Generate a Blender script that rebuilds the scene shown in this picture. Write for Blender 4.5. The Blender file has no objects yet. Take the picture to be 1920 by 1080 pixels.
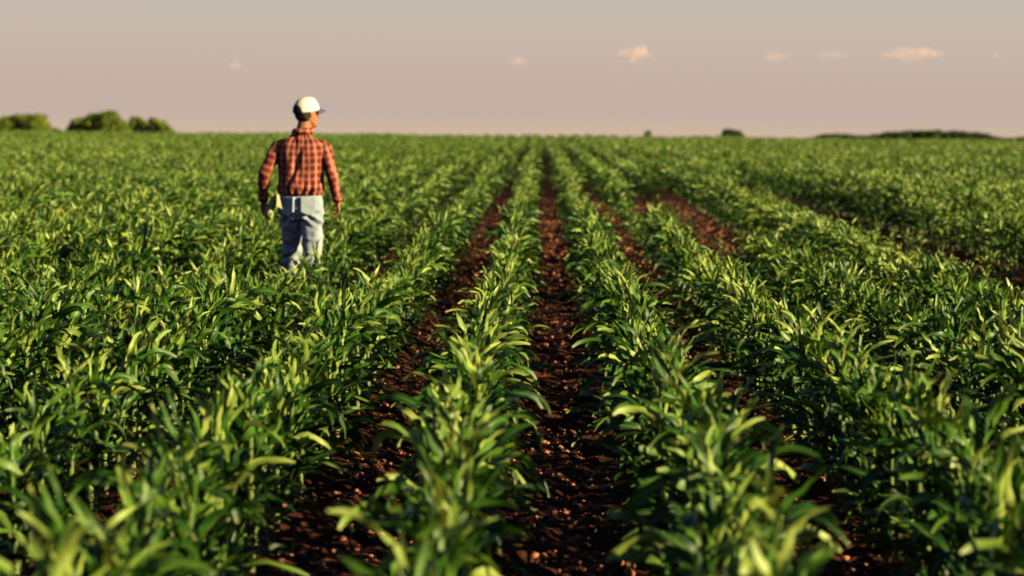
import bpy, math, random
import numpy as np
from mathutils import Vector, Matrix

random.seed(7)
RNG = np.random.default_rng(11)
D = bpy.data
SC = bpy.context.scene
COL = SC.collection
R = math.radians

# ------------------------------------------------------------------ basics
EYE = 1.62          # camera height
FPX = 4500.0        # focal length in pixels of a 1920 px wide frame
ROW0, ROWS = -0.24, 0.762   # x of the row just left of the middle furrow, row spacing
SUN_AZ, SUN_EL = R(66), R(19)
EXPO = 1.3   # azimuth measured from behind the camera towards the right


def link(o, parent=None):
    COL.objects.link(o)
    if parent is not None:
        o.parent = parent
    return o


def tag(o, label=None, cat=None, group=None, kind=None):
    if label: o['label'] = label
    if cat: o['category'] = cat
    if group: o['group'] = group
    if kind: o['kind'] = kind
    return o


def empty(name, loc=(0, 0, 0), rz=0.0):
    o = D.objects.new(name, None)
    o.empty_display_size = 0.1
    o.location = loc
    o.rotation_euler = (0, 0, rz)
    return link(o)


def vnoise(x, y, seed=0):
    """smooth 2-D value noise in 0..1"""
    x = np.asarray(x, float); y = np.asarray(y, float)
    xi = np.floor(x).astype(np.int64); yi = np.floor(y).astype(np.int64)
    xf = x - xi; yf = y - yi
    u = xf * xf * (3 - 2 * xf); v = yf * yf * (3 - 2 * yf)

    def h(a, b):
        n = (a * 374761393 + b * 668265263 + seed * 982451653) & 0x7fffffff
        n = ((n ^ (n >> 13)) * 1274126177) & 0x7fffffff
        return ((n ^ (n >> 16)) & 0xffff) / 65535.0
    return ((h(xi, yi) * (1 - u) + h(xi + 1, yi) * u) * (1 - v)
            + (h(xi, yi + 1) * (1 - u) + h(xi + 1, yi + 1) * u) * v)


def terrain(x, y):
    """height of the field: level, then rolling off beyond a crest about 145 m away"""
    x = np.asarray(x, float); y = np.asarray(y, float)
    t = np.maximum(y - 128.0, 0)
    z = -np.where(t < 30, 0.00027 * t * t, 0.243 + 0.0162 * (t - 30))
    z = z + 0.05 * (vnoise(x / 9.0, y / 9.0, 3) - 0.5) + 0.10 * (vnoise(x / 31.0 + 5, y / 31.0, 4) - 0.5)
    return z


def mesh_from(name, verts, faces, uvw=None, smooth=True):
    """numpy arrays -> mesh; faces is an (n,4) or (n,3) array"""
    verts = np.ascontiguousarray(verts, dtype=np.float32)
    faces = np.ascontiguousarray(faces, dtype=np.int32)
    k = faces.shape[1]
    me = D.meshes.new(name)
    me.vertices.add(len(verts)); me.vertices.foreach_set('co', verts.ravel())
    me.loops.add(faces.size); me.loops.foreach_set('vertex_index', faces.ravel())
    me.polygons.add(len(faces))
    me.polygons.foreach_set('loop_start', np.arange(0, faces.size, k, dtype=np.int32))
    me.polygons.foreach_set('loop_total', np.full(len(faces), k, dtype=np.int32))
    if smooth:
        me.polygons.foreach_set('use_smooth', np.ones(len(faces), dtype=bool))
    if uvw is not None:
        a = me.attributes.new('lp', 'FLOAT_VECTOR', 'POINT')
        a.data.foreach_set('vector', np.ascontiguousarray(uvw, dtype=np.float32).ravel())
    me.update(calc_edges=True)
    return me


# ------------------------------------------------------------------ materials
def new_mat(name):
    m = D.materials.new(name)
    m.use_nodes = True
    nt = m.node_tree
    nt.nodes.clear()
    return m, nt, nt.nodes, nt.links


def nd(nodes, t, **kw):
    n = nodes.new(t)
    for k, v in kw.items():
        if k.startswith('i_'):
            n.inputs[k[2:].replace('_', ' ')].default_value = v
        else:
            setattr(n, k, v)
    return n


def ramp(nodes, stops, interp='LINEAR'):
    r = nodes.new('ShaderNodeValToRGB')
    r.color_ramp.interpolation = interp
    el = r.color_ramp.elements
    el[0].position, el[0].color = stops[0][0], (*stops[0][1], 1)
    el[1].position, el[1].color = stops[-1][0], (*stops[-1][1], 1)
    for p, c in stops[1:-1]:
        e = el.new(p); e.color = (*c, 1)
    return r


def simple_mat(name, color, rough=0.7, spec=0.3, noise=0.0, nscale=20.0, bump=0.0, bscale=60.0, sheen=0.0):
    m, nt, ns, lk = new_mat(name)
    out = nd(ns, 'ShaderNodeOutputMaterial')
    p = nd(ns, 'ShaderNodeBsdfPrincipled')
    p.inputs['Base Color'].default_value = (*color, 1)
    p.inputs['Roughness'].default_value = rough
    p.inputs['Specular IOR Level'].default_value = spec
    p.inputs['Sheen Weight'].default_value = sheen
    lk.new(p.outputs[0], out.inputs[0])
    tc = nd(ns, 'ShaderNodeTexCoord')
    if noise > 0:
        n = nd(ns, 'ShaderNodeTexNoise'); n.inputs['Scale'].default_value = nscale
        n.inputs['Detail'].default_value = 5
        lk.new(tc.outputs['Object'], n.inputs['Vector'])
        r = ramp(ns, [(0.3, tuple(c * (1 - noise) for c in color)), (0.7, tuple(min(1, c * (1 + noise)) for c in color))])
        lk.new(n.outputs['Fac'], r.inputs[0]); lk.new(r.outputs[0], p.inputs['Base Color'])
    if bump > 0:
        n2 = nd(ns, 'ShaderNodeTexNoise'); n2.inputs['Scale'].default_value = bscale
        n2.inputs['Detail'].default_value = 4
        lk.new(tc.outputs['Object'], n2.inputs['Vector'])
        b = nd(ns, 'ShaderNodeBump'); b.inputs['Strength'].default_value = bump
        b.inputs['Distance'].default_value = 0.01
        lk.new(n2.outputs['Fac'], b.inputs['Height']); lk.new(b.outputs[0], p.inputs['Normal'])
    return m


def corn_leaf_mat():
    m, nt, ns, lk = new_mat('corn_leaf')
    out = nd(ns, 'ShaderNodeOutputMaterial')
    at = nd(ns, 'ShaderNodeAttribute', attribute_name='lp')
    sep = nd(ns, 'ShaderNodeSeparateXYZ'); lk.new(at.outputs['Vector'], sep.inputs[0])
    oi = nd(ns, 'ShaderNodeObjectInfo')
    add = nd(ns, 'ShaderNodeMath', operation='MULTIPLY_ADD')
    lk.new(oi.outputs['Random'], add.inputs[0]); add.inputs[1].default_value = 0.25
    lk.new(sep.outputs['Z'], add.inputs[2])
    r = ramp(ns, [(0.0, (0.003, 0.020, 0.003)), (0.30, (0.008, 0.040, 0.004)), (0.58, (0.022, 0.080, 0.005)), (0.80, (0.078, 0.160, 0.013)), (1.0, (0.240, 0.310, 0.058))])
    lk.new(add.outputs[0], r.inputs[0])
    # pale midrib along the middle of the blade
    ab = nd(ns, 'ShaderNodeMath', operation='ABSOLUTE'); lk.new(sep.outputs['X'], ab.inputs[0])
    mr = nd(ns, 'ShaderNodeMapRange'); mr.inputs['From Min'].default_value = 0.05; mr.inputs['From Max'].default_value = 0.20
    mr.inputs['To Min'].default_value = 0.55; mr.inputs['To Max'].default_value = 0.0
    lk.new(ab.outputs[0], mr.inputs['Value'])
    mx = nd(ns, 'ShaderNodeMix', data_type='RGBA')
    lk.new(mr.outputs[0], mx.inputs['Factor']); lk.new(r.outputs[0], mx.inputs['A'])
    mx.inputs['B'].default_value = (0.16, 0.24, 0.045, 1)
    # pale tips: dry blade ends, with sunlit highlights put into the colour
    tp = nd(ns, 'ShaderNodeMapRange'); tp.inputs['From Min'].default_value = 0.93; tp.inputs['From Max'].default_value = 1.0
    tp.inputs['To Max'].default_value = 0.55
    lk.new(sep.outputs['Y'], tp.inputs['Value'])
    mt = nd(ns, 'ShaderNodeMix', data_type='RGBA')
    lk.new(tp.outputs[0], mt.inputs['Factor']); lk.new(mx.outputs['Result'], mt.inputs['A']); mt.inputs['B'].default_value = (0.24, 0.23, 0.08, 1)
    mx = mt
    # fine streaks along the blade
    tcx = nd(ns, 'ShaderNodeVectorMath', operation='MULTIPLY'); tcx.inputs[1].default_value = (9.0, 2.0, 7.0)
    lk.new(at.outputs['Vector'], tcx.inputs[0])
    nz = nd(ns, 'ShaderNodeTexNoise'); nz.inputs['Scale'].default_value = 1.0; nz.inputs['Detail'].default_value = 3
    lk.new(tcx.outputs[0], nz.inputs['Vector'])
    mp = nd(ns, 'ShaderNodeMapRange'); mp.inputs['To Min'].default_value = 0.72; mp.inputs['To Max'].default_value = 1.28
    lk.new(nz.outputs['Fac'], mp.inputs['Value'])
    mul = nd(ns, 'ShaderNodeVectorMath', operation='SCALE')
    lk.new(mx.outputs['Result'], mul.inputs[0]); lk.new(mp.outputs[0], mul.inputs['Scale'])
    p = nd(ns, 'ShaderNodeBsdfPrincipled')
    lk.new(mul.outputs[0], p.inputs['Base Color'])
    p.inputs['Roughness'].default_value = 0.44
    p.inputs['Specular IOR Level'].default_value = 0.34
    bp = nd(ns, 'ShaderNodeBump'); bp.inputs['Strength'].default_value = 0.25; bp.inputs['Distance'].default_value = 0.003
    lk.new(nz.outputs['Fac'], bp.inputs['Height']); lk.new(bp.outputs[0], p.inputs['Normal'])
    tr = nd(ns, 'ShaderNodeBsdfTranslucent')
    tcx2 = nd(ns, 'ShaderNodeVectorMath', operation='MULTIPLY'); tcx2.inputs[1].default_value = (2.1, 1.9, 0.9)
    lk.new(mul.outputs[0], tcx2.inputs[0]); lk.new(tcx2.outputs[0], tr.inputs['Color'])
    ms = nd(ns, 'ShaderNodeMixShader'); ms.inputs[0].default_value = 0.11
    lk.new(p.outputs[0], ms.inputs[1]); lk.new(tr.outputs[0], ms.inputs[2])
    lk.new(ms.outputs[0], out.inputs[0])
    return m


def corn_stalk_mat():
    m, nt, ns, lk = new_mat('corn_stalk')
    out = nd(ns, 'ShaderNodeOutputMaterial')
    at = nd(ns, 'ShaderNodeAttribute', attribute_name='lp')
    sep = nd(ns, 'ShaderNodeSeparateXYZ'); lk.new(at.outputs['Vector'], sep.inputs[0])
    r = ramp(ns, [(0.0, (0.16, 0.10, 0.06)), (0.2, (0.13, 0.16, 0.05)), (1.0, (0.08, 0.14, 0.02))])
    lk.new(sep.outputs['Y'], r.inputs[0])
    p = nd(ns, 'ShaderNodeBsdfPrincipled'); p.inputs['Roughness'].default_value = 0.5
    lk.new(r.outputs[0], p.inputs['Base Color'])
    lk.new(p.outputs[0], out.inputs[0])
    return m


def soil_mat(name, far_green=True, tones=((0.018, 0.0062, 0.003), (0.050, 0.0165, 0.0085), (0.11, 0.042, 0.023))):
    m, nt, ns, lk = new_mat(name)
    out = nd(ns, 'ShaderNodeOutputMaterial')
    geo = nd(ns, 'ShaderNodeNewGeometry')
    n1 = nd(ns, 'ShaderNodeTexNoise'); n1.inputs['Scale'].default_value = 5.0; n1.inputs['Detail'].default_value = 9; n1.inputs['Roughness'].default_value = 0.7
    lk.new(geo.outputs['Position'], n1.inputs['Vector'])
    n2 = nd(ns, 'ShaderNodeTexNoise'); n2.inputs['Scale'].default_value = 38.0; n2.inputs['Detail'].default_value = 6
    lk.new(geo.outputs['Position'], n2.inputs['Vector'])
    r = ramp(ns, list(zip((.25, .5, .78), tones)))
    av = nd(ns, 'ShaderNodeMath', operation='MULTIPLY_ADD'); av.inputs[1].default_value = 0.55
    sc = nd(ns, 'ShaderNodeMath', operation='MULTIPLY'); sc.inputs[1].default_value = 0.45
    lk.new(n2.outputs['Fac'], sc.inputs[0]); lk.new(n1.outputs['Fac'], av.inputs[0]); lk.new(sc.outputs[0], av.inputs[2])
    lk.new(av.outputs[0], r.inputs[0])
    col = r.outputs[0]
    if far_green:      # the land beyond the corn is under crop
        sep = nd(ns, 'ShaderNodeSeparateXYZ'); lk.new(geo.outputs['Position'], sep.inputs[0])
        mr = nd(ns, 'ShaderNodeMapRange'); mr.inputs['From Min'].default_value = 159; mr.inputs['From Max'].default_value = 168
        lk.new(sep.outputs['Y'], mr.inputs['Value'])
        ax = nd(ns, 'ShaderNodeMath', operation='ABSOLUTE'); lk.new(sep.outputs['X'], ax.inputs[0])
        wd = nd(ns, 'ShaderNodeMath', operation='MULTIPLY_ADD'); wd.inputs[1].default_value = -0.245; lk.new(sep.outputs['Y'], wd.inputs[0]); lk.new(ax.outputs[0], wd.inputs[2])
        m2 = nd(ns, 'ShaderNodeMapRange'); m2.inputs['From Min'].default_value = 7.5; m2.inputs['From Max'].default_value = 9.0
        lk.new(wd.outputs[0], m2.inputs['Value'])
        mm = nd(ns, 'ShaderNodeMath', operation='MAXIMUM'); lk.new(mr.outputs[0], mm.inputs[0]); lk.new(m2.outputs[0], mm.inputs[1])
        mx = nd(ns, 'ShaderNodeMix', data_type='RGBA')
        lk.new(mm.outputs[0], mx.inputs['Factor']); lk.new(col, mx.inputs['A']); mx.inputs['B'].default_value = (0.05, 0.08, 0.015, 1)
        col = mx.outputs['Result']
    p = nd(ns, 'ShaderNodeBsdfPrincipled'); p.inputs['Roughness'].default_value = 0.95; p.inputs['Specular IOR Level'].default_value = 0.1
    lk.new(col, p.inputs['Base Color'])
    b = nd(ns, 'ShaderNodeBump'); b.inputs['Strength'].default_value = 0.8; b.inputs['Distance'].default_value = 0.02
    lk.new(n2.outputs['Fac'], b.inputs['Height']); lk.new(b.outputs[0], p.inputs['Normal'])
    lk.new(p.outputs[0], out.inputs[0])
    return m


def tree_leaf_mat(name, dark, light):
    m, nt, ns, lk = new_mat(name)
    out = nd(ns, 'ShaderNodeOutputMaterial')
    at = nd(ns, 'ShaderNodeAttribute', attribute_name='lp')
    sep = nd(ns, 'ShaderNodeSeparateXYZ'); lk.new(at.outputs['Vector'], sep.inputs[0])
    r = ramp(ns, [(0.0, dark), (1.0, light)]); lk.new(sep.outputs['Z'], r.inputs[0])
    d = nd(ns, 'ShaderNodeBsdfPrincipled'); d.inputs['Roughness'].default_value = 0.6; d.inputs['Specular IOR Level'].default_value = 0.25
    lk.new(r.outputs[0], d.inputs['Base Color'])
    t = nd(ns, 'ShaderNodeBsdfTranslucent'); lk.new(r.outputs[0], t.inputs['Color'])
    ms = nd(ns, 'ShaderNodeMixShader'); ms.inputs[0].default_value = 0.25
    lk.new(d.outputs[0], ms.inputs[1]); lk.new(t.outputs[0], ms.inputs[2]); lk.new(ms.outputs[0], out.inputs[0])
    return m


def plaid_mat():
    m, nt, ns, lk = new_mat('plaid_cotton')
    out = nd(ns, 'ShaderNodeOutputMaterial')
    at = nd(ns, 'ShaderNodeAttribute', attribute_name='lp')
    sep = nd(ns, 'ShaderNodeSeparateXYZ'); lk.new(at.outputs['Vector'], sep.inputs[0])

    def band(sock, period, phase, width, soft):
        a = nd(ns, 'ShaderNodeMath', operation='MULTIPLY_ADD'); a.inputs[1].default_value = 1 / period; a.inputs[2].default_value = phase
        lk.new(sock, a.inputs[0])
        f = nd(ns, 'ShaderNodeMath', operation='FRACT'); lk.new(a.outputs[0], f.inputs[0])
        s = nd(ns, 'ShaderNodeMath', operation='SUBTRACT'); lk.new(f.outputs[0], s.inputs[0]); s.inputs[1].default_value = 0.5
        b = nd(ns, 'ShaderNodeMath', operation='ABSOLUTE'); lk.new(s.outputs[0], b.inputs[0])
        mr = nd(ns, 'ShaderNodeMapRange'); mr.inputs['From Min'].default_value = width / 2; mr.inputs['From Max'].default_value = width / 2 + soft
        mr.inputs['To Min'].default_value = 1; mr.inputs['To Max'].default_value = 0
        lk.new(b.outputs[0], mr.inputs['Value'])
        return mr.outputs[0]
    P = 0.054

    def mixc(fac_sock, k, a_sock, col):
        f = nd(ns, 'ShaderNodeMath', operation='MULTIPLY'); f.inputs[1].default_value = k; lk.new(fac_sock, f.inputs[0])
        mx = nd(ns, 'ShaderNodeMix', data_type='RGBA'); lk.new(f.outputs[0], mx.inputs['Factor'])
        lk.new(a_sock, mx.inputs['A']); mx.inputs['B'].default_value = (*col, 1)
        return mx.outputs['Result']
    base = nd(ns, 'ShaderNodeRGB'); base.outputs[0].default_value = (0.26, 0.040, 0.027, 1)
    c = base.outputs[0]
    c = mixc(band(sep.outputs['X'], P, 0.0, 0.36, 0.05), 0.62, c, (0.060, 0.009, 0.011))
    c = mixc(band(sep.outputs['Y'], P, 0.0, 0.36, 0.05), 0.62, c, (0.060, 0.009, 0.011))
    c = mixc(band(sep.outputs['X'], P, 0.5, 0.14, 0.18), 0.40, c, (0.52, 0.28, 0.18))
    c = mixc(band(sep.outputs['Y'], P, 0.5, 0.10, 0.18), 0.20, c, (0.52, 0.28, 0.18))
    p = nd(ns, 'ShaderNodeBsdfPrincipled'); p.inputs['Roughness'].default_value = 0.85; p.inputs['Specular IOR Level'].default_value = 0.15
    lk.new(c, p.inputs['Base Color'])
    tc = nd(ns, 'ShaderNodeTexCoord')
    n = nd(ns, 'ShaderNodeTexNoise'); n.inputs['Scale'].default_value = 14; n.inputs['Detail'].default_value = 3
    lk.new(tc.outputs['Object'], n.inputs['Vector'])
    b = nd(ns, 'ShaderNodeBump'); b.inputs['Strength'].default_value = 0.5; b.inputs['Distance'].default_value = 0.02
    lk.new(n.outputs['Fac'], b.inputs['Height']); lk.new(b.outputs[0], p.inputs['Normal'])
    lk.new(p.outputs[0], out.inputs[0])
    return m


M_LEAF = corn_leaf_mat()
M_STALK = corn_stalk_mat()
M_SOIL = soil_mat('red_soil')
M_CLOD = soil_mat('sunlit_clods', far_green=False, tones=((.15, .047, .026), (.38, .145, .085), (.62, .32, .22)))  # much lighter tones than the ground: sunlit flecks painted into the clod colour

# ------------------------------------------------------------------ ground sheet
def axis(fine0, fine1, step, lo, hi, grow=1.35):
    a = list(np.arange(fine0, fine1 + 1e-6, step))
    s = step
    while a[-1] < hi:
        s *= grow; a.append(a[-1] + s)
    s = step; b = []
    x = fine0
    while x > lo:
        s *= grow; x -= s; b.append(x)
    return np.array(b[::-1] + a)


def soil_relief(X, Y):
    """clods, wheel-loosened crumbs and the slight ridge along each row"""
    r = (X - ROW0) / ROWS
    ridge = 0.030 * np.cos(2 * np.pi * r)
    rough = 0.075 * (vnoise(X / 0.13, Y / 0.13, 8) - 0.5) + 0.045 * (vnoise(X / 0.06, Y / 0.07, 9) - 0.5) + 0.05 * (vnoise(X / 0.4, Y / 0.45, 10) - 0.5)
    fade = np.clip((50 - Y) / 10, 0, 1) * np.clip((Y + 3) / 2, 0, 1) * np.clip((9 - np.abs(X - 1)) / 2, 0, 1)
    return (ridge + rough) * fade


xs = axis(-5.0, 7.0, 0.048, -3500, 3500)
ys = axis(3.5, 34.0, 0.06, -900, 6000, 1.22)
GX, GY = np.meshgrid(xs, ys)
GZ = terrain(GX, GY) + soil_relief(GX, GY)
nx, ny = len(xs), len(ys)
idx = np.arange(nx * ny).reshape(ny, nx)
gf = np.stack([idx[:-1, :-1], idx[:-1, 1:], idx[1:, 1:], idx[1:, :-1]], -1).reshape(-1, 4)
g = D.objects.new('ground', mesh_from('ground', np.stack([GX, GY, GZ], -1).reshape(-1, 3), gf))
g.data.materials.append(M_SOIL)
tag(link(g), 'reddish brown tilled soil showing in the furrows between the corn rows', 'ground', kind='structure')

# ------------------------------------------------------------------ corn plants
def leaf_arrays(z0, az, L, W, e0, bend, power, twist, side, tint, segs, cross, rnd):
    """one arching blade: returns verts, quads, lp"""
    t = np.linspace(0, 1, segs + 1)
    e = e0 - bend * t ** power
    ds = L / segs
    em = 0.5 * (e[1:] + e[:-1])
    h = np.concatenate([[0], np.cumsum(np.cos(em) * ds)])
    z = z0 + np.concatenate([[0], np.cumsum(np.sin(em) * ds)])
    yaw = az + side * t ** 1.5
    dirx = np.cos(yaw); diry = np.sin(yaw)
    cx = np.concatenate([[0], np.cumsum(0.5 * (dirx[1:] + dirx[:-1]) * np.diff(h))])
    cy = np.concatenate([[0], np.cumsum(0.5 * (diry[1:] + diry[:-1]) * np.diff(h))])
    T = np.stack([np.cos(e) * dirx, np.cos(e) * diry, np.sin(e)], -1)
    S = np.stack([-diry, dirx, np.zeros_like(t)], -1)
    N = np.cross(T, S)
    roll = twist * (t ** 1.2 - .3) + rnd.uniform(-.6, .6)
    S2 = S * np.cos(roll)[:, None] + N * np.sin(roll)[:, None]
    N2 = -S * np.sin(roll)[:, None] + N * np.cos(roll)[:, None]
    w = W * 0.5 * np.clip(1.25 * (t + 0.10) ** 0.45 * np.clip(1.03 - t, 0, 1) ** 0.62 / 0.80, 0.03, 1)
    u = np.linspace(-1, 1, cross + 1)
    fold = 0.55 * (1 - 0.75 * t)
    ph = rnd.uniform(0, 6.28); fr = rnd.uniform(10, 22)
    V = []; A = []
    for ui in u:
        rip = 0.80 * np.sin(ph + fr * t + (1.4 if ui > 0 else 0)) * abs(ui) ** 1.5 * np.sin(np.pi * np.clip(t, 0, 1))
        off = -(fold * abs(ui) + 0.0) + rip
        V.append(np.stack([cx, cy, z], -1) + S2 * (w * ui * np.sqrt(np.maximum(1 - 0.35 * fold, 0.3)))[:, None] - N2 * (w * off)[:, None])
        A.append(np.stack([np.full_like(t, ui), t, np.full_like(t, tint)], -1))
    V = np.stack(V, 1).reshape(-1, 3); A = np.stack(A, 1).reshape(-1, 3)
    k = cross + 1
    ii = np.arange((segs + 1) * k).reshape(segs + 1, k)
    F = np.stack([ii[:-1, :-1], ii[:-1, 1:], ii[1:, 1:], ii[1:, :-1]], -1).reshape(-1, 4)
    return V, F, A


def join(parts):
    V = []; F = []; A = []; n = 0
    for v, f, a in parts:
        V.append(v); F.append(f + n); A.append(a); n += len(v)
    return np.concatenate(V), np.concatenate(F), np.concatenate(A)


def stalk_arrays(Hs, r0, n, lean, segs=5):
    t = np.linspace(0, 1, segs + 1)
    a = np.arange(n) / n * 2 * np.pi
    V = []; A = []
    for ti in t:
        r = r0 * (1 - 0.45 * ti) * (1.0 + 0.18 * (1 if int(ti * segs) % 2 else 0))
        V.append(np.stack([np.cos(a) * r + lean[0] * ti * ti, np.sin(a) * r + lean[1] * ti * ti, np.full(n, ti * Hs - 0.03 * (1 - ti))], -1))
        A.append(np.stack([np.zeros(n), np.full(n, ti), np.full(n, .5)], -1))
    ii = np.arange((segs + 1) * n).reshape(segs + 1, n)
    jj = np.roll(ii, -1, 1)
    F = np.stack([ii[:-1], jj[:-1], jj[1:], ii[1:]], -1).reshape(-1, 4)
    return np.concatenate(V), F, np.concatenate(A)


def corn_arrays(seed, segs, cross, nside, lod=0):
    rnd = random.Random(seed)
    Hs = rnd.uniform(0.36, 0.44)
    lean = (rnd.uniform(-.03, .03), rnd.uniform(-.03, .03))
    leaves = []
    plane = rnd.uniform(0, math.pi)
    n = rnd.choice([15, 16, 17]) if lod < 2 else 11
    for i in range(n):
        q = i / (n - 1)
        z0 = 0.07 + (Hs - 0.06) * q
        az = plane + math.pi * (i % 2) + rnd.uniform(-.75, .75)
        L = (0.135 + 0.135 * math.sin(math.pi * min(1, 0.15 + 0.72 * q))) * rnd.choice([rnd.uniform(.65, 1.1), rnd.uniform(.85, 1.3)])
        W = rnd.uniform(.022, .038) * (0.66 + 0.45 * math.sin(math.pi * (0.15 + 0.72 * q))) * (1.0 if lod < 2 else 1.25)
        if q > 0.70:       # whorl leaves stand up
            e0 = R(rnd.uniform(60, 89)); bend = R(rnd.uniform(0, 90)); L *= 0.80; W *= 0.85
        elif q > 0.35:
            e0 = R(rnd.uniform(58, 82)); bend = R(rnd.uniform(60, 165))
        else:
            e0 = R(rnd.uniform(22, 55)); bend = R(rnd.uniform(40, 110)); L *= 1.08
        tint = rnd.betavariate(1.05, 1.55) * 0.86 + (0.16 if q > .66 else -.06)  # young whorl leaves paler; also paints lit tops and shaded lower leaves
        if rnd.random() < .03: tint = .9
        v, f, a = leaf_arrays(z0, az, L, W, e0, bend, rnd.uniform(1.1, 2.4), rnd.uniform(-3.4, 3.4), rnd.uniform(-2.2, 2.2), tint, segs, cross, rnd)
        v = v + np.array([lean[0] * q * q, lean[1] * q * q, 0])
        v[:, 2] = np.maximum(v[:, 2], 0.01)
        leaves.append((v, f, a))
    st = stalk_arrays(Hs, rnd.uniform(.010, .014), nside, lean, 5 if lod == 0 else 2)
    return join(leaves), st


# positions of every plant of the field
def field_points():
    P = []
    for k in range(-64, 64):
        x = ROW0 + ROWS * k
        y0 = max(-2.5, (abs(x) - 7.0) / 0.245)
        if y0 > 158: continue
        n = int((158 - y0) / 0.128)
        y = y0 + (np.arange(n) + RNG.uniform(-.3, .3, n)) * 0.128
        xx = x + RNG.normal(0, 1, n) * np.where(y > 95, .12, .034) + 0.07 * (vnoise(np.full(n, k * .31), y / 11.0, 21) - .5)
        P.append(np.stack([xx, y, np.full(n, k)], -1))
    P = np.concatenate(P)
    x, y, k = P.T
    grow = 0.99 + 0.38 * vnoise(x / 2.6, y / 4.2, 31) + 0.12 * (vnoise(k * 3.7, y / 1.3, 32) - .5)
    grow = grow * RNG.uniform(.88, 1.10, len(P)) * np.where((k >= -5) & (k <= -1) & (y > 14.5) & (y < 18.8), .96, 1.0) * np.where((k > -3) & (k < 4) & (y > 18) & (y < 42), .93, 1.0)
    keep = RNG.uniform(0, 1, len(P)) > 0.05 + .22 * np.clip(vnoise(k * 2.3, y / .5, 35) - .55, 0, 1)
    # thin stands where the soil shows, right of the middle
    d = ((k == 2) & (y > 27) & (y < 38)) | ((k == 3) & (y > 23) & (y < 46))
    keep &= ~(d & (RNG.uniform(0, 1, len(P)) < np.where(k == 2, .45, .86)))
    grow = np.where(d, grow * np.where(k == 2, .68, .5), grow)
    d2 = (k == 6) & (y > 18) & (y < 52)
    grow = np.where(d2, grow * .6, grow)
    d3 = (k == 5) & (y > 17) & (y < 44)
    grow = np.where(d3, grow * .66, grow); keep &= ~(d3 & (RNG.uniform(0, 1, len(P)) < .35))
    keep &= ~(d2 & (RNG.uniform(0, 1, len(P)) < .85))
    # the man's legs and feet
    for fx, fy in MAN_FEET:
        keep &= ((x - fx) ** 2 + (y - fy) ** 2) > 0.15 ** 2
    rot = RNG.uniform(0, 6.2832, len(P))
    tone = RNG.normal(0, .07, len(P)) + 0.30 * (vnoise(x / 3.5, y / 5.0, 33) - .5)
    var = RNG.integers(0, 12, len(P))
    return x[keep], y[keep], k[keep].astype(int), grow[keep], rot[keep], tone[keep], var[keep]


MAN = Vector((-1.915, 19.15, 0.0))
MAN_FEET = [(MAN.x - .13, MAN.y + .36), (MAN.x + .08, MAN.y - .32), (MAN.x + .08, MAN.y)]

# camera (built early: it decides which plants are the 300 largest)
yaw, pitch, roll_ = math.atan(52 / FPX), math.atan(317 / FPX), R(0.50)
camd = D.cameras.new('camera')
cam = link(D.objects.new('camera', camd))
rot = Matrix.Rotation(yaw, 4, 'Z') @ Matrix.Rotation(R(90) - pitch, 4, 'X') @ Matrix.Rotation(roll_, 4, 'Z')
cam.matrix_world = Matrix.Translation((0, 0, EYE)) @ rot
camd.sensor_width = 36.0
camd.lens = FPX / 1920 * 36
camd.clip_start = 0.05
camd.clip_end = 20000
camd.dof.use_dof = True
camd.dof.focus_distance = 12.5
camd.dof.aperture_fstop = 3.0
SC.camera = cam
CI = np.array(cam.matrix_world.inverted())


def project(x, y, z):
    p = np.stack([x, y, z, np.ones_like(x)], 0)
    c = CI @ p
    w = np.where(c[2] < -0.05, -c[2], 1e9)
    return 960 + FPX * c[0] / w, 540 - FPX * c[1] / w, -c[2]


X, Y, K, GROW, ROT, TONE, VAR = field_points()
Z = terrain(X, Y) + soil_relief(X, Y) * .5
px, py, dep = project(X, Y, Z + .42)
vis = (dep > 1.5) & (px > -60) & (px < 1980) & (py < 1150)
order = np.argsort(np.where(vis, dep / GROW, 1e9))
near = np.zeros(len(X), bool); near[order[:300]] = True

near_src = []
for v in range(12):
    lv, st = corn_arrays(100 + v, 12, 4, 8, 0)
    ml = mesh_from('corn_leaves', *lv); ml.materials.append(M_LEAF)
    ms = mesh_from('corn_stalk', *st); ms.materials.append(M_STALK)
    near_src.append((ml, ms))

ORD = ['first', 'second', 'third', 'fourth', 'fifth', 'sixth', 'seventh', 'eighth', 'ninth']
protos = {}


def row_label(k):
    if k <= 0:
        return 'leafy young corn plant at near end of %s row left of middle furrow' % ORD[-k]
    return 'leafy young corn plant at near end of %s row right of middle furrow' % ORD[k - 1]


def corn_proto(v):
    t = empty('corn_plant')
    ml, ms = near_src[v]
    link(D.objects.new('leaves', ml), t)
    link(D.objects.new('stalk', ms), t)
    return t


for i in np.where(near)[0]:
    v = int(VAR[i])
    if v not in protos:
        t = protos[v] = corn_proto(v)
    else:
        s = protos[v]
        t = s.copy(); COL.objects.link(t)
        for ch in s.children:
            c = ch.copy(); COL.objects.link(c); c.parent = t
    t.location = (X[i], Y[i], Z[i]); t.rotation_euler = (0, 0, ROT[i]); t.scale = (GROW[i],) * 3
    tag(t, row_label(int(K[i])), 'corn plant', 'corn plants standing in the nearest stretch of the rows')


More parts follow.
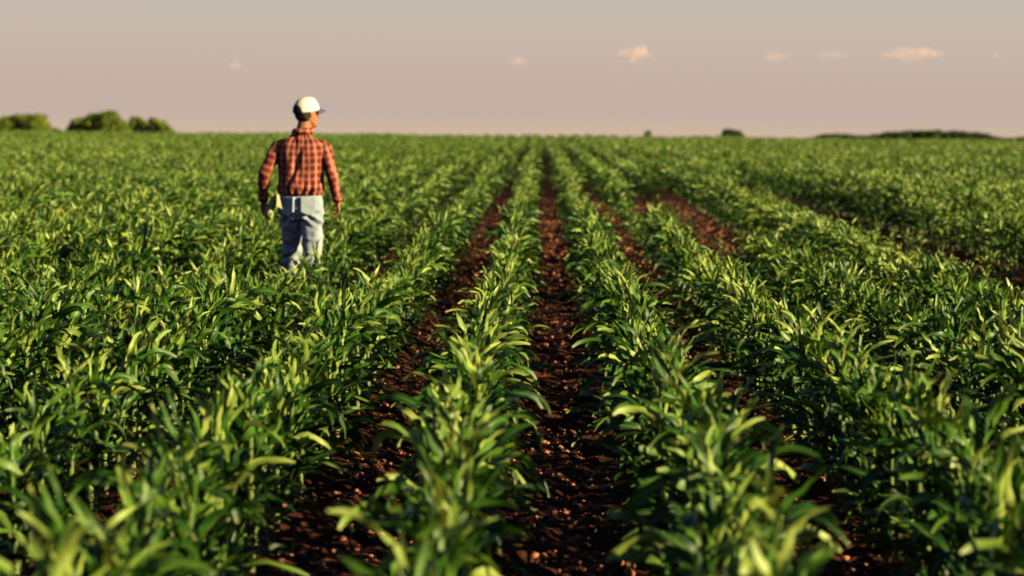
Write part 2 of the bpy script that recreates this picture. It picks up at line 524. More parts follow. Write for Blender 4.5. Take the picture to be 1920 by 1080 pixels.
def mass_arrays(sel, srcs):
    Vs, Fs, As = [], [], []; n = 0
    for v, (sv, sf, sa) in enumerate(srcs):
        ii = np.where(sel & (VAR == v))[0]
        if not len(ii): continue
        c, s = np.cos(ROT[ii])[:, None], np.sin(ROT[ii])[:, None]
        gx = GROW[ii][:, None]
        vx = (sv[:, 0] * c - sv[:, 1] * s) * gx + X[ii][:, None]
        vy = (sv[:, 0] * s + sv[:, 1] * c) * gx + Y[ii][:, None]
        vz = sv[:, 2] * gx + Z[ii][:, None]
        Vs.append(np.stack([vx, vy, vz], -1).reshape(-1, 3))
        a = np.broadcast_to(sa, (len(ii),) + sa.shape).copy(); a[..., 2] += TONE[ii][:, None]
        As.append(a.reshape(-1, 3))
        Fs.append((sf[None] + (np.arange(len(ii)) * len(sv))[:, None, None]).reshape(-1, 4) + n)
        n += len(ii) * len(sv)
    return Vs, Fs, As


mid_l, mid_s, far_l, far_s = [], [], [], []
for v in range(12):
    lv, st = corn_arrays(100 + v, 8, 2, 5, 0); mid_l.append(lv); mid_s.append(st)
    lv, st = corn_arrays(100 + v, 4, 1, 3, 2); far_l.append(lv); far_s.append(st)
selm = ~near & (Y < 46); self_ = ~near & (Y >= 46)
V, F, A, mi = [], [], [], []
off = 0
for sel, src, m_ in ((selm, mid_l, 0), (selm, mid_s, 1), (self_, far_l, 0)):
    a, b, c = mass_arrays(sel, src)
    for v, f, l in zip(a, b, c):
        V.append(v); F.append(f + off); A.append(l); mi.append(np.full(len(f), m_, np.int32))
    off += sum(len(v) for v in a)
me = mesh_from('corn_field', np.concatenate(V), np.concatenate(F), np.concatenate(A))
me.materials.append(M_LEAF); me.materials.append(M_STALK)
me.polygons.foreach_set('material_index', np.concatenate(mi))
cf = link(D.objects.new('corn_field', me))
tag(cf, 'dense rows of young green corn filling the field up to the horizon', 'corn', kind='stuff')

# ------------------------------------------------------------------ clods and crumbs on the soil
def clods():
    import bmesh
    bm = bmesh.new(); bmesh.ops.create_icosphere(bm, subdivisions=1, radius=1)
    bv = np.array([v.co[:] for v in bm.verts]); bf = np.array([[v.index for v in f.verts] for f in bm.faces]); bm.free()
    n = 75000
    y = 4.0 + 44 * RNG.uniform(0, 1, n) ** 1.35
    k = RNG.integers(-3, 6, n)
    x = ROW0 + ROWS * (k + .5) + RNG.normal(0, .15, n)
    q = slice(0, 7000); y[q] = RNG.uniform(22, 46, 7000); x[q] = RNG.uniform(.9, 2.7, 7000)   # bare patch right of the middle
    s = 0.004 + 0.017 * RNG.uniform(0, 1, n) ** 5
    z = terrain(x, y) + soil_relief(x, y)
    jit = RNG.uniform(.65, 1.25, (n, len(bv), 1))
    dims = RNG.uniform(.6, 1.3, (n, 1, 3)) * np.array([1.2, 1.2, .75])
    v = bv[None] * jit * dims * s[:, None, None]
    a = RNG.uniform(0, 6.28, n)[:, None]
    vx = v[..., 0] * np.cos(a) - v[..., 1] * np.sin(a); vy = v[..., 0] * np.sin(a) + v[..., 1] * np.cos(a)
    V = np.stack([vx + x[:, None], vy + y[:, None], v[..., 2] + z[:, None] + s[:, None] * .35], -1).reshape(-1, 3)
    Fc = (bf[None] + (np.arange(n) * len(bv))[:, None, None]).reshape(-1, 3)
    o = D.objects.new('soil_clods', mesh_from('soil_clods', V, Fc, smooth=False))
    o.data.materials.append(M_CLOD)
    tag(link(o), 'small reddish clods of earth in sunlit tones scattered over the bare furrows', 'soil', kind='stuff')


clods()

# ------------------------------------------------------------------ lofted bodies
def ring(c, rx, ry, xa=(1, 0, 0), ya=(0, 1, 0), n=20, sq=1.0):
    a = np.arange(n) / n * 2 * np.pi
    ca, sa = np.cos(a), np.sin(a)
    if sq != 1.0:
        ca = np.sign(ca) * np.abs(ca) ** sq; sa = np.sign(sa) * np.abs(sa) ** sq
    return np.asarray(c) + np.outer(ca * rx, xa) + np.outer(sa * ry, ya)


class Lump:
    """closed pieces that a voxel remesh fuses into one continuous surface"""
    def __init__(self): self.v = []; self.f = []

    def loft(self, rings):
        b = len(self.v); n = len(rings[0])
        for r in rings: self.v.extend(map(tuple, r))
        for i in range(len(rings) - 1):
            for j in range(n):
                k = (j + 1) % n
                self.f.append((b + i * n + j, b + i * n + k, b + (i + 1) * n + k, b + (i + 1) * n + j))
        self.f.append(tuple(b + j for j in range(n))[::-1])
        e = b + (len(rings) - 1) * n
        self.f.append(tuple(e + j for j in range(n)))

    def tube(self, pts, rad, n=14, flat=None, up=(0, 1, 0)):
        """limb along points; rad: (rx, ry) or r per point; round ends"""
        P = [Vector(p) for p in pts]; rings = []
        Rr = [r if isinstance(r, tuple) else (r, r) for r in rad]
        T = [((P[min(i + 1, len(P) - 1)] - P[max(i - 1, 0)]).normalized()) for i in range(len(P))]
        def fr(t):
            u = Vector(up); u = (u - t * u.dot(t)).normalized()
            return t.cross(u).normalized(), u
        x, y = fr(T[0])
        for s in (.95, .6): rings.append(ring(P[0] - T[0] * Rr[0][1] * s, Rr[0][0] * math.sqrt(1 - s * s), Rr[0][1] * math.sqrt(1 - s * s), x, y, n))
        for p, t, r in zip(P, T, Rr):
            x, y = fr(t); rings.append(ring(p, r[0], r[1], x, y, n))
        for s in (.6, .95): rings.append(ring(P[-1] + T[-1] * Rr[-1][1] * s, Rr[-1][0] * math.sqrt(1 - s * s), Rr[-1][1] * math.sqrt(1 - s * s), x, y, n))
        self.loft(rings)

    def ball(self, c, rx, ry, rz, n=18, rotz=0):
        c = Vector(c); cs, sn = math.cos(rotz), math.sin(rotz)
        rings = []
        for s in np.linspace(-.985, .985, 13):
            q = math.sqrt(1 - s * s)
            rings.append(ring(c + Vector((0, 0, rz * s)), rx * q, ry * q, (cs, sn, 0), (-sn, cs, 0), n))
        self.loft(rings)

    def fuse(self, name, voxel, smooth_it=4, remesh=True):
        me = D.meshes.new(name + '_raw'); me.from_pydata(self.v, [], self.f); me.update()
        o = link(D.objects.new(name + '_raw', me))
        if remesh:
            m = o.modifiers.new('r', 'REMESH'); m.mode = 'VOXEL'; m.voxel_size = voxel
        if smooth_it:
            s = o.modifiers.new('s', 'SMOOTH'); s.factor = .5; s.iterations = smooth_it
        dg = bpy.context.evaluated_depsgraph_get(); dg.update()
        out = D.meshes.new_from_object(o.evaluated_get(dg))
        out.name = name
        D.objects.remove(o); D.meshes.remove(me)
        out.polygons.foreach_set('use_smooth', np.ones(len(out.polygons), bool))
        return out


def get_co(me):
    a = np.empty(len(me.vertices) * 3, np.float32); me.vertices.foreach_get('co', a); return a.reshape(-1, 3).astype(float)


def set_co(me, a):
    me.vertices.foreach_set('co', np.ascontiguousarray(a, np.float32).ravel()); me.update()


def get_no(me):
    return np.array([v.normal[:] for v in me.vertices])


def n3(p, s, seed):
    """cheap 3-D-ish noise, -1..1"""
    return (vnoise(p[:, 0] * s + p[:, 2] * s * .37, p[:, 1] * s - p[:, 2] * s * .61, seed) + vnoise(p[:, 2] * s + 7, p[:, 0] * s * .7 + p[:, 1] * s * .6, seed + 1)) - 1.0


# ------------------------------------------------------------------ the man
def build_man():
    M_SKIN = simple_mat('tanned_skin', (0.31, 0.12, 0.06), rough=.5, spec=.35, noise=.15, nscale=25, bump=.1, bscale=120)
    M_HAIR = simple_mat('brown_hair', (0.028, 0.016, 0.010), rough=.7, noise=.5, nscale=160, bump=.5, bscale=200)
    M_JEAN = simple_mat('faded_denim', (0.265, 0.310, 0.375), rough=.9, spec=.12, noise=.16, nscale=9, bump=.45, bscale=26)
    M_CAP = simple_mat('cream_cotton', (0.66, 0.63, 0.54), rough=.85, spec=.15, noise=.05, nscale=30, bump=.15, bscale=120)
    M_VISOR = simple_mat('navy_cotton', (0.055, 0.06, 0.16), rough=.8, bump=.15, bscale=150)
    M_DARK = simple_mat('black_mesh', (0.015, 0.015, 0.016), rough=.9, bump=.4, bscale=300)
    M_BOOT = simple_mat('brown_leather', (0.10, 0.055, 0.03), rough=.6, noise=.3, nscale=20)
    M_PLAID = plaid_mat()
    M_BUTTON = simple_mat('shirt_button', (.5, .42, .35), rough=.4)

    HC = Vector((.036, .02, 1.655)); HY = R(-42)     # head centre; turned to the right
    hx = Vector((math.cos(HY), math.sin(HY), 0)); hy = Vector((-math.sin(HY), math.cos(HY), 0))   # hy = where the face looks

    def hp(x, y, z): return HC + hx * x + hy * y + Vector((0, 0, z))

    sh = {-1: Vector((-.178, 0, 1.405)), 1: Vector((.182, 0, 1.405))}
    el = {-1: Vector((-.282, -.095, 1.175)), 1: Vector((.262, -.045, 1.155))}
    wr = {-1: Vector((-.316, .02, .960)), 1: Vector((.280, .075, .965))}
    hipj = {-1: Vector((-.092, 0, .90)), 1: Vector((.088, 0, .90))}
    kn = {-1: Vector((-.120, .23, .50)), 1: Vector((.092, .02, .49))}
    an = {-1: Vector((-.150, .27, .09)), 1: Vector((.080, -.29, .17))}

    # --- body: one continuous surface (torso, neck, head, arms, hands, legs)
    b = Lump()
    b.loft([ring((0, 0, z), rx, ry) for z, rx, ry in ((.84, .13, .09), (.92, .155, .105), (1.03, .145, .098), (1.15, .150, .10), (1.30, .170, .108), (1.38, .165, .095), (1.42, .13, .08), (1.46, .08, .068), (1.49, .068, .062))])
    b.tube([(0, 0, 1.44), (.012, .006, 1.52), (.03, .015, 1.60)], [.066, .058, .056])
    # head
    rings = []
    for z, rx, yf, yb in ((-.118, .030, .085, -.005), (-.105, .045, .092, .02), (-.075, .060, .096, -.045), (-.03, .069, .095, -.085), (.02, .075, .097, -.098), (.06, .074, .092, -.096), (.095, .058, .068, -.072), (.112, .030, .034, -.04)):
        rings.append(ring(hp(0, (yf + yb) / 2, z), rx, (yf - yb) / 2, hx, hy, 20))
    b.loft(rings)
    b.tube([hp(0, .092, .03), hp(0, .105, .005), hp(0, .112, -.018)], [.009, .012, .016], 10)      # nose
    b.tube([hp(-.03, .09, .042), hp(0, .097, .04), hp(.03, .09, .042)], [.009, .01, .009], 8)          # brow
    b.tube([hp(-.02, .092, -.052), hp(0, .099, -.05), hp(.02, .092, -.052)], [.006, .008, .006], 8)    # lips
    b.tube([hp(-.017, .09, -.063), hp(0, .097, -.064), hp(.017, .09, -.063)], [.006, .008, .006], 8)
    b.ball(hp(0, .085, -.095), .022, .018, .016, 12)                                                    # chin
    for s in (-1, 1):
        b.ball(hp(s * .079, -.008, .0), .010, .020, .032, 12, HY)                                       # ears
        # arm
        b.tube([sh[s] + Vector((-s * .05, 0, -.04)), sh[s].lerp(el[s], .5), el[s], el[s].lerp(wr[s], .45), wr[s]], [.040, .040, .038, .037, .026])
        b.tube([hipj[s], hipj[s].lerp(kn[s], .5), kn[s], kn[s].lerp(an[s], .35), an[s]], [.070, .055, .038, .036, .030])
        # hand: palm, four fingers, thumb, hanging and slightly curled
        w = wr[s]
        d = Vector((s * .02, .10, -1)).normalized() if s < 0 else Vector((.02, .42, -1)).normalized()
        f = Vector((s * -.30, 1, .1)); f = (f - d * f.dot(d)).normalized()       # towards the thumb side
        m = d.cross(f).normalized()
        if m.x * -s < 0: m = -m                                                        # towards the thigh
        b.tube([w, w + d * .03, w + d * .065, w + d * .092], [(.026, .018), (.032, .016), (.041, .015), (.040, .0125)], 16, up=m)
        for j, (o, ln) in enumerate(((.032, .92), (.0115, 1.04), (-.0095, .97), (-.030, .78))):
            p = w + d * (.094 - abs(o) * .12) + f * o
            pts = [p]; ang = 0
            for seg, turn in ((.046, 16 + 6 * j), (.028, 30 + 3 * j), (.022, 26)):
                ang += R(turn)
                dd = d * math.cos(ang) + m * math.sin(ang)
                p = p + dd * seg * ln; pts.append(p)
            b.tube(pts, [.0088, .0085, .0078, .0066], 9, up=f)
        tb = w + d * .030 + f * .026
        td = (f * .62 + d * .75 + m * .28).normalized(); td2 = (f * .25 + d * .92 + m * .32).normalized()
        b.tube([tb, tb + td * .042, tb + td * .042 + td2 * .030, tb + td * .042 + td2 * .052], [.0135, .0108, .0095, .0075], 9, up=m)
    body = b.fuse('person', .0042, 3)
    body.materials.append(M_SKIN)
    man = link(D.objects.new('person', body))
    man.location = MAN; man.rotation_euler = (R(-1.0), 0, R(-7))
    tag(man, 'man in red plaid shirt, pale jeans and white cap walking away through the corn', 'person')

    # --- shirt
    s_ = Lump()
    s_.loft([ring((dx, dy, z), rx, ry, sq=.9, n=28) for z, rx, ry, dx, dy in ((.985, .150, .110, 0, 0), (1.005, .176, .132, 0, -.004), (1.04, .186, .142, 0, -.006), (1.10, .182, .136, 0, -.006), (1.20, .186, .134, 0, -.004), (1.31, .202, .135, 0, -.004), (1.37, .208, .124, 0, 0), (1.415, .186, .108, 0, 0), (1.445, .145, .096, 0, 0), (1.466, .108, .088, 0, .002), (1.50, .082, .076, .005, .004))])
    for s in (-1, 1):
        s_.tube([sh[s] + Vector((-s * .05, 0, -.012)), sh[s] + Vector((s * .012, 0, -.036)), sh[s].lerp(el[s], .5), el[s], el[s].lerp(wr[s], .5), wr[s].lerp(el[s], .10)],
                [.062, .064, .056, .048, .044, .038])
    sm = s_.fuse('shirt', .008, 5)
    co = get_co(sm); no = get_no(sm)
    # folds: soft drape on the back, tighter rings on the sleeves, blousing at the belt
    arm = np.zeros(len(co)); U = co[:, 0].copy(); W = co[:, 2].copy()
    ang = np.arctan2(co[:, 0], -co[:, 1]); U = ang * .17
    for s in (-1, 1):
        a0 = np.array(sh[s]); a1 = np.array(el[s]); a2 = np.array(wr[s])
        outer = (s * co[:, 0] > .165 - .0 + np.clip(1.40 - co[:, 2], 0, .08) * .2)
        outer &= (s * co[:, 0]) > (.190 + .02 * (1.0 - np.clip((co[:, 2] - 1.05) / .3, 0, 1)))
        ax = (a2 - a0) / np.linalg.norm(a2 - a0)
        rel = co - a0
        along = rel @ ax
        rad = rel - np.outer(along, ax)
        th = np.arctan2(rad[:, 0] * s, -rad[:, 1])
        U = np.where(outer, th * .062 + .02, U); W = np.where(outer, along * .97 + .03, W)
        arm = np.where(outer, 1, arm)
    low = np.clip((1.12 - co[:, 2]) / .12, 0, 1)
    fold_t = .013 * n3(co * np.array([1.0, 1.0, .35]), 11, 50) + .008 * n3(co * np.array([1, 1, .55]), 24, 52) + .010 * low * np.sin(ang * 15 + 3 * n3(co, 6, 54))
    diag = np.exp(-((co[:, 0] + .015 - (1.25 - co[:, 2]) * -.30) / .022) ** 2) * np.exp(-((co[:, 2] - 1.24) / .14) ** 2) * (co[:, 1] < 0)
    fold_t = 1.35 * fold_t - .026 * diag
    fold_a = .009 * n3(co * np.array([.5, .5, 1.5]), 16, 60) + .005 * n3(co, 34, 62)
    edge = np.clip((co[:, 2] - .995) / .02, 0, 1)
    set_co(sm, co + no * (np.where(arm > 0, fold_a, fold_t) * edge)[:, None])
    at = sm.attributes.new('lp', 'FLOAT_VECTOR', 'POINT')
    at.data.foreach_set('vector', np.stack([U + .010 * n3(co, 9, 90), W + .012 * n3(co, 8, 92), np.zeros(len(co))], -1).astype(np.float32).ravel())
    sm.materials.append(M_PLAID)
    shirt = link(D.objects.new('shirt', sm), man)
    # collar
    def band(name, rings_, mat, thick, parent, n=36, lp=False):
        V = np.concatenate(rings_); nr = len(rings_); ii = np.arange(nr * n).reshape(nr, n); jj = np.roll(ii, -1, 1)
        Fq = np.stack([ii[:-1], jj[:-1], jj[1:], ii[1:]], -1).reshape(-1, 4)
        uv = None
        if lp:
            a = np.tile(np.arange(n) / n * 6.283 * .08, nr); uv = np.stack([a, V[:, 2], a * 0], -1)
        me_ = mesh_from(name, V, Fq, uv); me_.materials.append(mat)
        o = link(D.objects.new(name, me_), parent)
        md = o.modifiers.new('t', 'SOLIDIFY'); md.thickness = thick; md.offset = 0
        return o
    band('collar', [ring((.008, .004, 1.492), .083, .078, n=36), ring((.012, .006, 1.520), .072, .070, n=36), ring((.014, .008, 1.532), .073, .071, n=36), ring((.012, .004, 1.518), .084, .081, n=36), ring((.010, .002, 1.492), .096, .093, n=36)], M_PLAID, .004, shirt, lp=True)
    for s in (-1, 1):
        dv = (wr[s] - el[s]).normalized(); xa = dv.cross(Vector((0, 1, 0))).normalized(); ya = xa.cross(dv)
        c0 = wr[s] - dv * .045
        band('cuff', [ring(c0, .041, .041, xa, ya, 36), ring(c0 + dv * .025, .040, .040, xa, ya, 36), ring(c0 + dv * .055, .038, .038, xa, ya, 36)], M_PLAID, .004, shirt, lp=True)

    # --- trousers
    t_ = Lump()
    t_.loft([ring((0, dy, z), rx, ry, sq=.9, n=28) for z, rx, ry, dy in ((.80, .15, .10, 0), (.86, .172, .126, 0), (.92, .176, .132, -.004), (.97, .172, .124, 0), (1.02, .163, .112, 0), (1.035, .160, .110, 0))])
    for s in (-1, 1):
        t_.tube([hipj[s] + Vector((0, 0, .0)), hipj[s].lerp(kn[s], .5), kn[s], kn[s].lerp(an[s], .5), an[s] + Vector((0, 0, .0))], [.092, .082, .072, .067, .067], 18)
    tm = t_.fuse('trousers', .008, 5)
    co = get_co(tm); no = get_no(tm)
    w = np.clip((1.0 - co[:, 2]) / .1, 0, 1)
    fd = .012 * n3(co * np.array([1, 1, .5]), 13, 70) + .007 * n3(co * np.array([1, 1, 1.3]), 26, 72) + .006 * np.sin(co[:, 2] * 70 + 4 * n3(co, 7, 74)) * np.exp(-((co[:, 2] - .5) / .09) ** 2)
    fd += .006 * np.sin((co[:, 2] + np.abs(co[:, 0]) * .9) * 75) * np.exp(-((co[:, 2] - .80) / .05) ** 2)
    set_co(tm, co + no * (1.5 * fd * w)[:, None])
    tm.materials.append(M_JEAN)
    tr = link(D.objects.new('trousers', tm), man)
    # rear pockets, proud of the cloth
    for s in (-1, 1):
        pk = Lump()
        c = Vector((s * .085, -.126, .915))
        nrm = Vector((s * .33, -1, 0)).normalized(); xa = Vector((0, 0, 1)).cross(nrm).normalized()
        outl = [(-.062, .07), (.062, .07), (.06, -.05), (0, -.075), (-.06, -.05)]
        pk.v = [tuple(c + xa * a + Vector((0, 0, z)) + nrm * o) for o in (-.03, .012) for a, z in outl]
        pk.f = [(4, 3, 2, 1, 0), (5, 6, 7, 8, 9)] + [(i, (i + 1) % 5, 5 + (i + 1) % 5, 5 + i) for i in range(5)]
        pm = D.meshes.new('pocket'); pm.from_pydata(pk.v, [], pk.f); pm.materials.append(M_JEAN); pm.update()
        po = link(D.objects.new('pocket', pm), tr)
        bv = po.modifiers.new('b', 'BEVEL'); bv.width = .006; bv.segments = 2
    # --- boots
    for s in (-1, 1):
        bt = Lump(); a = an[s]
        tip = Vector((0, 1, -.02)).normalized() if s < 0 else Vector((0, .80, -.62)).normalized()
        dn = Vector((0, -.1, -1)) if s < 0 else Vector((0, -.55, -.8)).normalized()
        bt.tube([a + Vector((0, 0, .06)), a, a + dn * .05], [.052, .05, .05], 14)
        heel = a + dn * .055 - tip * .035
        bt.tube([heel, heel + tip * .09, heel + tip * .17, heel + tip * .23], [(.038, .036), (.043, .040), (.047, .030), (.036, .024)], 16, up=(0, 0, 1))
        bm_ = bt.fuse('boot', .007, 3); bm_.materials.append(M_BOOT)
        link(D.objects.new('boot', bm_), man)
    # --- hair: cropped shell on the back and sides of the skull below the cap
    h = Lump(); rings = []
    for z, rx, yf, yb in ((-.066, .058, -.005, -.066), (-.05, .069, .012, -.085), (-.02, .0765, .022, -.099), (.02, .0815, .030, -.108), (.045, .079, .03, -.100), (.06, .060, .0, -.075)):
        rings.append(ring(hp(0, (yf + yb) / 2, z), rx, (yf - yb) / 2, hx, hy, 26))
    h.loft(rings)
    hm = h.fuse('hair', .006, 3); co = get_co(hm); no = get_no(hm)
    set_co(hm, co + no * (.003 * n3(co, 90, 80))[:, None]); hm.materials.append(M_HAIR)
    link(D.objects.new('hair', hm), man)
    # --- eyes
    for s in (-1, 1):
        e = Lump(); e.ball(hp(s * .031, .082, .016), .011, .011, .011, 12)
        em = e.fuse('eye', .003, 1); em.materials.append(simple_mat('eye_white', (.6, .56, .5), rough=.2)); link(D.objects.new('eye', em), man)
    # --- cap: six-panel crown tipped back a little, arched gap at the rear, navy visor
    up = (Vector((0, 0, 1)) + hy * -.16).normalized(); fy = (hy - up * hy.dot(up)).normalized(); fx = fy.cross(up)
    C0 = hp(0, -.004, .022)
    n, nr = 48, 12; V = []; uv = []
    for i in range(nr + 1):
        a = i / nr * math.pi / 2
        zz = .101 * math.sin(a) ** .95; q = math.cos(a) ** .72 if i < nr else .02
        for j in range(n):
            t = j / n * 2 * math.pi            # 0 = right side, pi/2 = front
            cx, cy = math.cos(t), math.sin(t)
            seam = 1 - .012 * math.exp(-((((t - math.pi / 2) / (math.pi / 3)) % 1 - .5) / .06) ** 2)
            hi = 1.10 if cy > 0 else 1.0
            drop = -.012 * (1 - i / nr)
            V.append(tuple(C0 + fx * (.0905 * q * cx * seam) + fy * (.110 * q * cy * seam) + up * (zz * (1 + .10 * max(cy, 0) * q) + drop)))
    ii = np.arange((nr + 1) * n).reshape(nr + 1, n); jj = np.roll(ii, -1, 1)
    Fq = np.stack([ii[:-1], jj[:-1], jj[1:], ii[1:]], -1).reshape(-1, 4)
    cm = mesh_from('cap', np.array(V), Fq); cm.materials.append(M_CAP)
    cap = link(D.objects.new('cap', cm), man)
    sd = cap.modifiers.new('t', 'SOLIDIFY'); sd.thickness = .004; sd.offset = 0
    # visor
    V = []; na, nb = 21, 7
    for i in range(nb):
        r = i / (nb - 1)
        for j in range(na):
            t = R(28) + (R(152) - R(28)) * j / (na - 1)
            k = (t - math.pi / 2) / R(62)
            ext = .062 * r * math.sqrt(max(0, 1 - abs(k) ** 2.6)) 
            V.append(tuple(C0 + fx * (.0905 * math.cos(t)) + fy * (.110 * math.sin(t) + ext) + up * (-.008 - .020 * r * r - .016 * abs(k) ** 2 * r)))
    ii = np.arange(na * nb).reshape(nb, na)
    Fq = np.stack([ii[:-1, :-1], ii[:-1, 1:], ii[1:, 1:], ii[1:, :-1]], -1).reshape(-1, 4)
    vm = mesh_from('visor', np.array(V), Fq); vm.materials.append(M_VISOR)
    vo = link(D.objects.new('visor', vm), cap); s2 = vo.modifiers.new('t', 'SOLIDIFY'); s2.thickness = .005; s2.offset = 0
    # dark arched opening at the back with its strap, and the top button
    V = []; na, nb = 17, 8
    for i in range(nb):
        r = i / (nb - 1)
        for j in range(na):
            k = -1 + 2 * j / (na - 1)
            t = R(270) + R(42) * k
            a = .01 + r * .68 * math.sqrt(max(.0, 1 - k * k))
            zz = .101 * math.sin(a) ** .95; q = math.cos(a) ** .72
            V.append(tuple(C0 + fx * ((.0905 * q + .004) * math.cos(t)) + fy * ((.110 * q + .004) * math.sin(t)) + up * (zz - .012 * (1 - a / 1.57) - .002)))
    ii = np.arange(na * nb).reshape(nb, na)
    Fq = np.stack([ii[:-1, :-1], ii[:-1, 1:], ii[1:, 1:], ii[1:, :-1]], -1).reshape(-1, 4)
    om = mesh_from('cap_opening', np.array(V), Fq); om.materials.append(M_DARK)
    oo = link(D.objects.new('cap_opening', om), cap); s3 = oo.modifiers.new('t', 'SOLIDIFY'); s3.thickness = .003; s3.offset = 0
    bl = Lump(); bl.ball(C0 + up * .1025, .009, .009, .005, 12); bmh = bl.fuse('cap_button', .0025, 1); bmh.materials.append(M_CAP)
    link(D.objects.new('cap_button', bmh), cap)

    # --- pale striped cloth hanging at the left hip, beside the hand
    M_CLOTH, nt, ns, lk = new_mat('striped_cloth')
    out = nd(ns, 'ShaderNodeOutputMaterial'); at = nd(ns, 'ShaderNodeAttribute', attribute_name='lp')
    sp = nd(ns, 'ShaderNodeSeparateXYZ'); lk.new(at.outputs['Vector'], sp.inputs[0])
    rp = ramp(ns, [(0, (.17, .18, .12)), (.36, (.19, .20, .13)), (.40, (.48, .37, .18)), (.50, (.45, .34, .16)), (.55, (.08, .04, .015)), (.68, (.09, .045, .015)), (.72, (.50, .40, .22)), (1, (.36, .31, .19))])
    lk.new(sp.outputs['X'], rp.inputs[0])
    p = nd(ns, 'ShaderNodeBsdfPrincipled'); p.inputs['Roughness'].default_value = .9; lk.new(rp.outputs[0], p.inputs['Base Color']); lk.new(p.outputs[0], out.inputs[0])
    V = []; uv = []; na, nb = 29, 12
    for i in range(nb):
        r = i / (nb - 1)
        for j in range(na):
            u = j / (na - 1)
            wv = .016 * math.sin(u * 13 + r * 1.5) * (.35 + r)
            x = -.150 - (1 - u) * (.075 + .065 * r) + u * .030 * r
            y = -.105 - .05 * u + .015 * r + wv * .9 - .02 * math.sin(math.pi * u)
            z = 1.005 - .04 * (1 - u) ** 2 - r * (.125 + .025 * math.sin(u * 7)) + .012 * math.sin(u * 9) * r
            V.append((x, y, z)); uv.append((min(1, max(0, u + .05 * (r - .5))), r, 0))
    ii = np.arange(na * nb).reshape(nb, na)
    Fq = np.stack([ii[:-1, :-1], ii[:-1, 1:], ii[1:, 1:], ii[1:, :-1]], -1).reshape(-1, 4)
    wm = mesh_from('cloth', np.array(V), Fq, np.array(uv)); wm.materials.append(M_CLOTH)
    wo = link(D.objects.new('cloth', wm)); wo.location = MAN; wo.rotation_euler = (R(-1.0), 0, R(-7))
    s4 = wo.modifiers.new('t', 'SOLIDIFY'); s4.thickness = .006; s4.offset = 0
    tag(wo, "pale striped cloth hanging at the walking man's left hip beside his hand", 'cloth')


build_man()

# ------------------------------------------------------------------ trees on the horizon
M_BARK = simple_mat('bark', (.09, .07, .05), rough=.9, noise=.3, nscale=6)
M_TREE_A = tree_leaf_mat('hedge_leaves', (.05, .095, .008), (.21, .27, .022))
M_TREE_B = tree_leaf_mat('dark_leaves', (.024, .046, .013), (.062, .105, .026))


def leaf_cards(lumps, per, size, rng):
    """many small leaf-clump faces spread through ellipsoid lumps"""
    P, Nn, T = [], [], []
    for (cx, cy, cz, rx, ry, rz) in lumps:
        n = max(20, int(per * (rx * ry * rz) ** (2 / 3)))
        d = rng.normal(0, 1, (n, 3)); d /= np.linalg.norm(d, axis=1)[:, None]
        rr = rng.uniform(.25, 1, (n, 1)) ** .45
        rr = rr * (1 + .22 * (vnoise(d[:, :1] * 3 + cx, d[:, 2:] * 3 + cz + d[:, 1:2] * 2, 5) - .5) * 2)
        P.append(np.array([cx, cy, cz]) + d * rr * np.array([rx, ry, rz])); Nn.append(d + rng.normal(0, .7, (n, 3)))
        T.append(np.clip(rng.normal(rng.uniform(.25, .75), .2, n), 0, 1))
    P = np.concatenate(P); Nn = np.concatenate(Nn); T = np.concatenate(T)
    Nn /= np.linalg.norm(Nn, axis=1)[:, None]
    a = np.cross(Nn, rng.normal(0, 1, Nn.shape)); a /= np.linalg.norm(a, axis=1)[:, None]
    b = np.cross(Nn, a)
    s = size * rng.uniform(.5, 1.3, (len(P), 1))
    V = np.stack([P - a * s, P - b * s * .6 + Nn * s * .15, P + a * s, P + b * s * .6 + Nn * s * .15], 1).reshape(-1, 3)
    F = np.arange(len(P) * 4).reshape(-1, 4)
    A = np.zeros((len(P) * 4, 3)); A[:, 2] = np.repeat(T, 4)
    return V, F, A


def world_x(px, d):   # picture column -> x at that distance along the field
    return (px - 1012) * d / FPX


def sight_z(px, py, d):   # picture point -> height at that distance
    return EYE - (py - 223 - (px - 1012) * 0.0087) * d / FPX


